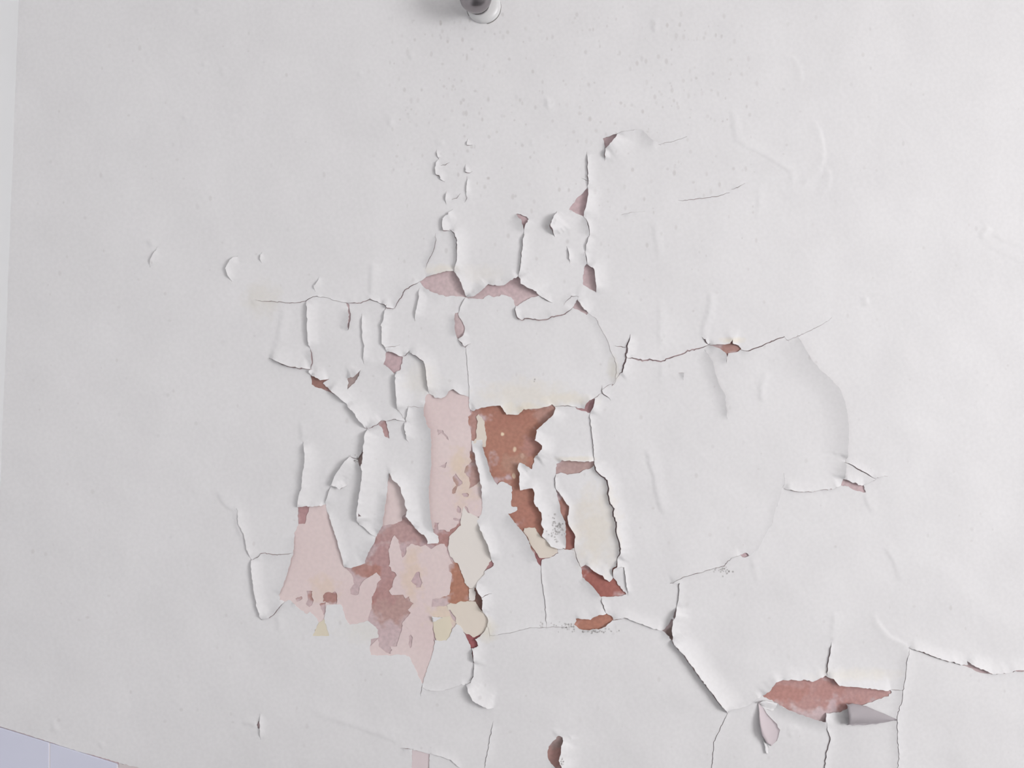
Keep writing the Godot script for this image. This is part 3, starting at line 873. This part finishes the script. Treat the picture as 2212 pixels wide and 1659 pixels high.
# intact paint beyond the photographed part
func apron(parent: Node3D, mat: Material) -> void:
	var st := SurfaceTool.new()
	st.begin(Mesh.PRIMITIVE_TRIANGLES)
	var top := CY + (EYE_H - 2.75) / S
	var low := CY + EYE_H / S
	for r in [[-120.0, top, 4300.0, -40.0], [2260.0, -40.0, 4300.0, 1700.0], [420.0, 1700.0, 4300.0, low], [-120.0, 2100.0, 420.0, low], [-120.0, -40.0, -48.0, 2100.0]]:
		var q := [Vector2(r[0], r[1]), Vector2(r[2], r[1]), Vector2(r[2], r[3]), Vector2(r[0], r[3])]
		for i in [0, 1, 2, 0, 2, 3]:
			st.set_normal(Vector3(0, 0, 1))
			st.set_uv(Vector2(0.9 + 0.00002 * q[i].x, 0.6))
			st.add_vertex(w3(q[i], BASE))
	part("paint_margin", st.commit(), mat, parent)


# ---------------------------------------------------------------- peeled strips that hang off the wall
# a sheet spanned between two edges; rise(t, s) gives its height, t across, s along
func spanned(a: PackedVector2Array, b: PackedVector2Array, rise: Callable, nt: int, ns: int) -> ArrayMesh:
	var vs := PackedVector3Array()
	var uv := PackedVector2Array()
	var ix := PackedInt32Array()
	for layer in 2:
		for i in ns + 1:
			var s := float(i) / ns
			var pa := along(a, s)
			var pb := along(b, s)
			for j in nt + 1:
				var t := float(j) / nt
				var q := pa.lerp(pb, t)
				var z: float = rise.call(t, s)
				vs.append(w3(warp(q), z - layer * 0.9))
				uv.append(Vector2(q.x / 2212.0, q.y / 1659.0))
	var row := nt + 1
	var sheet := (ns + 1) * row
	for layer in 2:
		for i in ns:
			for j in nt:
				var k := layer * sheet + i * row + j
				if layer == 0:
					ix.append_array(PackedInt32Array([k, k + 1, k + row, k + 1, k + row + 1, k + row]))
				else:
					ix.append_array(PackedInt32Array([k, k + row, k + 1, k + 1, k + row, k + row + 1]))
	for i in ns:
		for j in [0, nt]:
			var k: int = i * row + j
			ix.append_array(PackedInt32Array([k, k + row, k + sheet, k + row, k + row + sheet, k + sheet]))
	for j in nt:
		for i in [0, ns]:
			var k: int = i * row + j
			ix.append_array(PackedInt32Array([k, k + sheet, k + 1, k + 1, k + sheet, k + 1 + sheet]))
	var st := SurfaceTool.new()
	st.begin(Mesh.PRIMITIVE_TRIANGLES)
	for i in ix:
		st.set_uv(uv[i])
		st.add_vertex(vs[i])
	st.generate_normals()
	return st.commit()


func along(p: PackedVector2Array, s: float) -> Vector2:
	var f := s * (p.size() - 1)
	var i: int = mini(int(f), p.size() - 2)
	return p[i].lerp(p[i + 1], f - i)


func build_curls(wall: Node3D, coat: Material) -> void:
	var back := plain(Color("aaa4a8"), 0.85)
	var lilac := plain(Color("cfc4c8"), 0.85)
	# strip folded down below the long mauve opening
	var c1 := part("paint_curl", spanned(read_path("K:1008,722 1080,728 1145,742 1240,785 1352,832"), read_path("K:1008,862 1080,864 1160,864 1250,856 1356,840"),
		func(t: float, s: float) -> float: return 3.0 + (1.0 - s * 0.9) * (5.0 + 15.0 * sin(PI * clampf(t * 0.9 + 0.02, 0.0, 1.0))), 8, 14), back, wall)
	c1.set_meta("label", "grey back of a paint strip folded down")
	# film hanging from the corner left of it
	var c2 := part("paint_curl", spanned(read_path("K:426,722 424,800 428,880 445,935 480,985 512,1012"), read_path("K:440,716 490,810 545,860 572,910 556,970 518,1012"),
		func(t: float, s: float) -> float: return 3.0 + 13.0 * sin(PI * s) * (1.0 - t) * (1.0 - t), 6, 12), lilac, wall)
	c2.set_meta("label", "pale lilac paint film curling off")
	part("paint_curl", spanned(read_path("K:420,715 470,705 540,722 612,762"), read_path("K:438,735 480,770 540,775 606,772"),
		func(t: float, s: float) -> float: return 3.0 + 8.0 * (1.0 - s) * (1.0 - t) + sin(s * 19.0 + t * 5.0) * 0.9, 4, 14), coat, wall)
	part("paint_curl", spanned(read_path("K:448,940 462,1000 478,1062"), read_path("K:465,962 492,1010 500,1060"),
		func(t: float, s: float) -> float: return 3.0 + 6.0 * (1.0 - t) * (1.0 - 0.5 * s), 4, 8), coat, wall)
	# torn-back white corner over the yellow scrap
	part("paint_curl", spanned(read_path("G:945,1108 1000,1118 1045,1120"), read_path("G:950,1168 990,1145 1045,1124"),
		func(t: float, s: float) -> float: return 2.0 + 4.0 * (1.0 - s) * (1.0 - t * 0.6), 4, 6), coat, wall)


# ---------------------------------------------------------------- tiles in the lower left corner
func build_tiles(wall: Node3D) -> void:
	var glaze := plain(Color("d6d8e8"), 0.25)
	var grout := plain(Color("e6e3ea"), 0.9)
	var st := SurfaceTool.new()
	st.begin(Mesh.PRIMITIVE_TRIANGLES)
	var q := [Vector2(-60, 1552), Vector2(256, 1651), Vector2(256, 2100), Vector2(-60, 2100)]
	for i in [0, 1, 2, 0, 2, 3]:
		st.set_normal(Vector3(0, 0, 1))
		st.add_vertex(w3(q[i], 2.3))
	for i in 4:
		var e: Vector2 = q[(i + 1) % 4] - q[i]
		var c := [w3(q[i], 2.3), w3(q[(i + 1) % 4], 2.3), w3(q[(i + 1) % 4], -4.0), w3(q[i], -4.0)]
		for j in [0, 2, 1, 0, 3, 2]:
			st.set_normal(Vector3(e.y, e.x, 0.0).normalized())
			st.add_vertex(c[j])
	part("grout_bed", st.commit(), grout, wall)
	var rows := [1549.0, 1790.0, 1945.0, 2098.0]
	var cols := [[-60.0, 107.0], [110.0, 254.0]]
	for c in cols:
		for r in 3:
			var t0: float = rows[r]
			var t1: float = rows[r]
			if r == 0:
				t0 = edge_y(c[0]) + 2.5
				t1 = edge_y(c[1]) + 2.5
			tile(wall, glaze, [Vector2(c[0], t0), Vector2(c[1], t1), Vector2(c[1], rows[r + 1] - 3.0), Vector2(c[0], rows[r + 1] - 3.0)])


func edge_y(x: float) -> float:
	return 1549.0 + (x + 60.0) * 0.3105


func tile(wall: Node3D, mat: Material, q: Array) -> void:
	var st := SurfaceTool.new()
	st.begin(Mesh.PRIMITIVE_TRIANGLES)
	var mid: Vector2 = (q[0] + q[1] + q[2] + q[3]) * 0.25
	var rings: Array = []
	for lv in [[0.0, 0.0], [0.0, 2.0], [1.2, 3.0]]:
		var ring: Array = []
		for p in q:
			ring.append(w3(p + (mid - p).normalized() * lv[0], lv[1]))
		rings.append(ring)
	st.set_smooth_group(-1)
	for k in 2:
		for i in 4:
			var a: Vector3 = rings[k][i]
			var b: Vector3 = rings[k][(i + 1) % 4]
			var c: Vector3 = rings[k + 1][(i + 1) % 4]
			var d: Vector3 = rings[k + 1][i]
			for v in [a, c, b, a, d, c]:
				st.add_vertex(v)
	for i in [0, 1, 2, 0, 2, 3]:
		st.add_vertex(rings[2][i])
	st.generate_normals()
	part("wall_tile", st.commit(), mat, wall)


# ---------------------------------------------------------------- chrome ball fitting at the top
func lathe(profile: Array, segments: int) -> ArrayMesh:
	var st := SurfaceTool.new()
	st.begin(Mesh.PRIMITIVE_TRIANGLES)
	for i in profile.size() - 1:
		for j in segments:
			var a := TAU * j / segments
			var b := TAU * (j + 1) / segments
			var p: Vector2 = profile[i] * S
			var q: Vector2 = profile[i + 1] * S
			var v := [Vector3(p.x * cos(a), p.x * sin(a), p.y), Vector3(p.x * cos(b), p.x * sin(b), p.y), Vector3(q.x * cos(b), q.x * sin(b), q.y), Vector3(q.x * cos(a), q.x * sin(a), q.y)]
			for k in [0, 2, 1, 0, 3, 2]:
				st.add_vertex(v[k])
	st.generate_normals()
	return st.commit()


func build_fitting() -> void:
	var f := Node3D.new()
	f.name = "ball_fitting"
	add_child(f)
	f.position = w3(Vector2(1045, 16), BASE)
	tag(f, "chrome ball fitting on a round white base at the top of the wall", "fitting")
	var white := plain(Color(0.87, 0.87, 0.87), 0.35)
	var chrome := plain(Color(0.6, 0.58, 0.59), 0.3, 1.0)
	part("base", lathe([Vector2(35, -1), Vector2(36.5, 1), Vector2(37, 4), Vector2(36, 9), Vector2(33, 13), Vector2(27, 15.5), Vector2(20, 16.5), Vector2(0.01, 16.5)], 48), white, f)
	part("base_seam", lathe([Vector2(37.6, -1.5), Vector2(38.4, -0.6), Vector2(37.8, 0.4), Vector2(35.5, 0.4)], 48), plain(Color(0.5, 0.49, 0.48), 0.8), f)
	var tilt := Transform3D(Basis.from_euler(Vector3(0.16, -0.08, 0.0)), Vector3(-10.0 * S, -1.0 * S, 15.0 * S))
	part("neck", lathe([Vector2(22, -6), Vector2(23, 1), Vector2(23.5, 12), Vector2(26, 22), Vector2(29, 30)], 40), chrome, f).transform = tilt
	var ball: Array = []
	for i in 19:
		var a := -1.05 + (PI / 2.0 + 1.05) * i / 18.0
		ball.append(Vector2(maxf(0.01, 34.0 * cos(a)), 56.0 + 32.0 * sin(a)))
	part("ball", lathe(ball, 48), chrome, f).transform = tilt
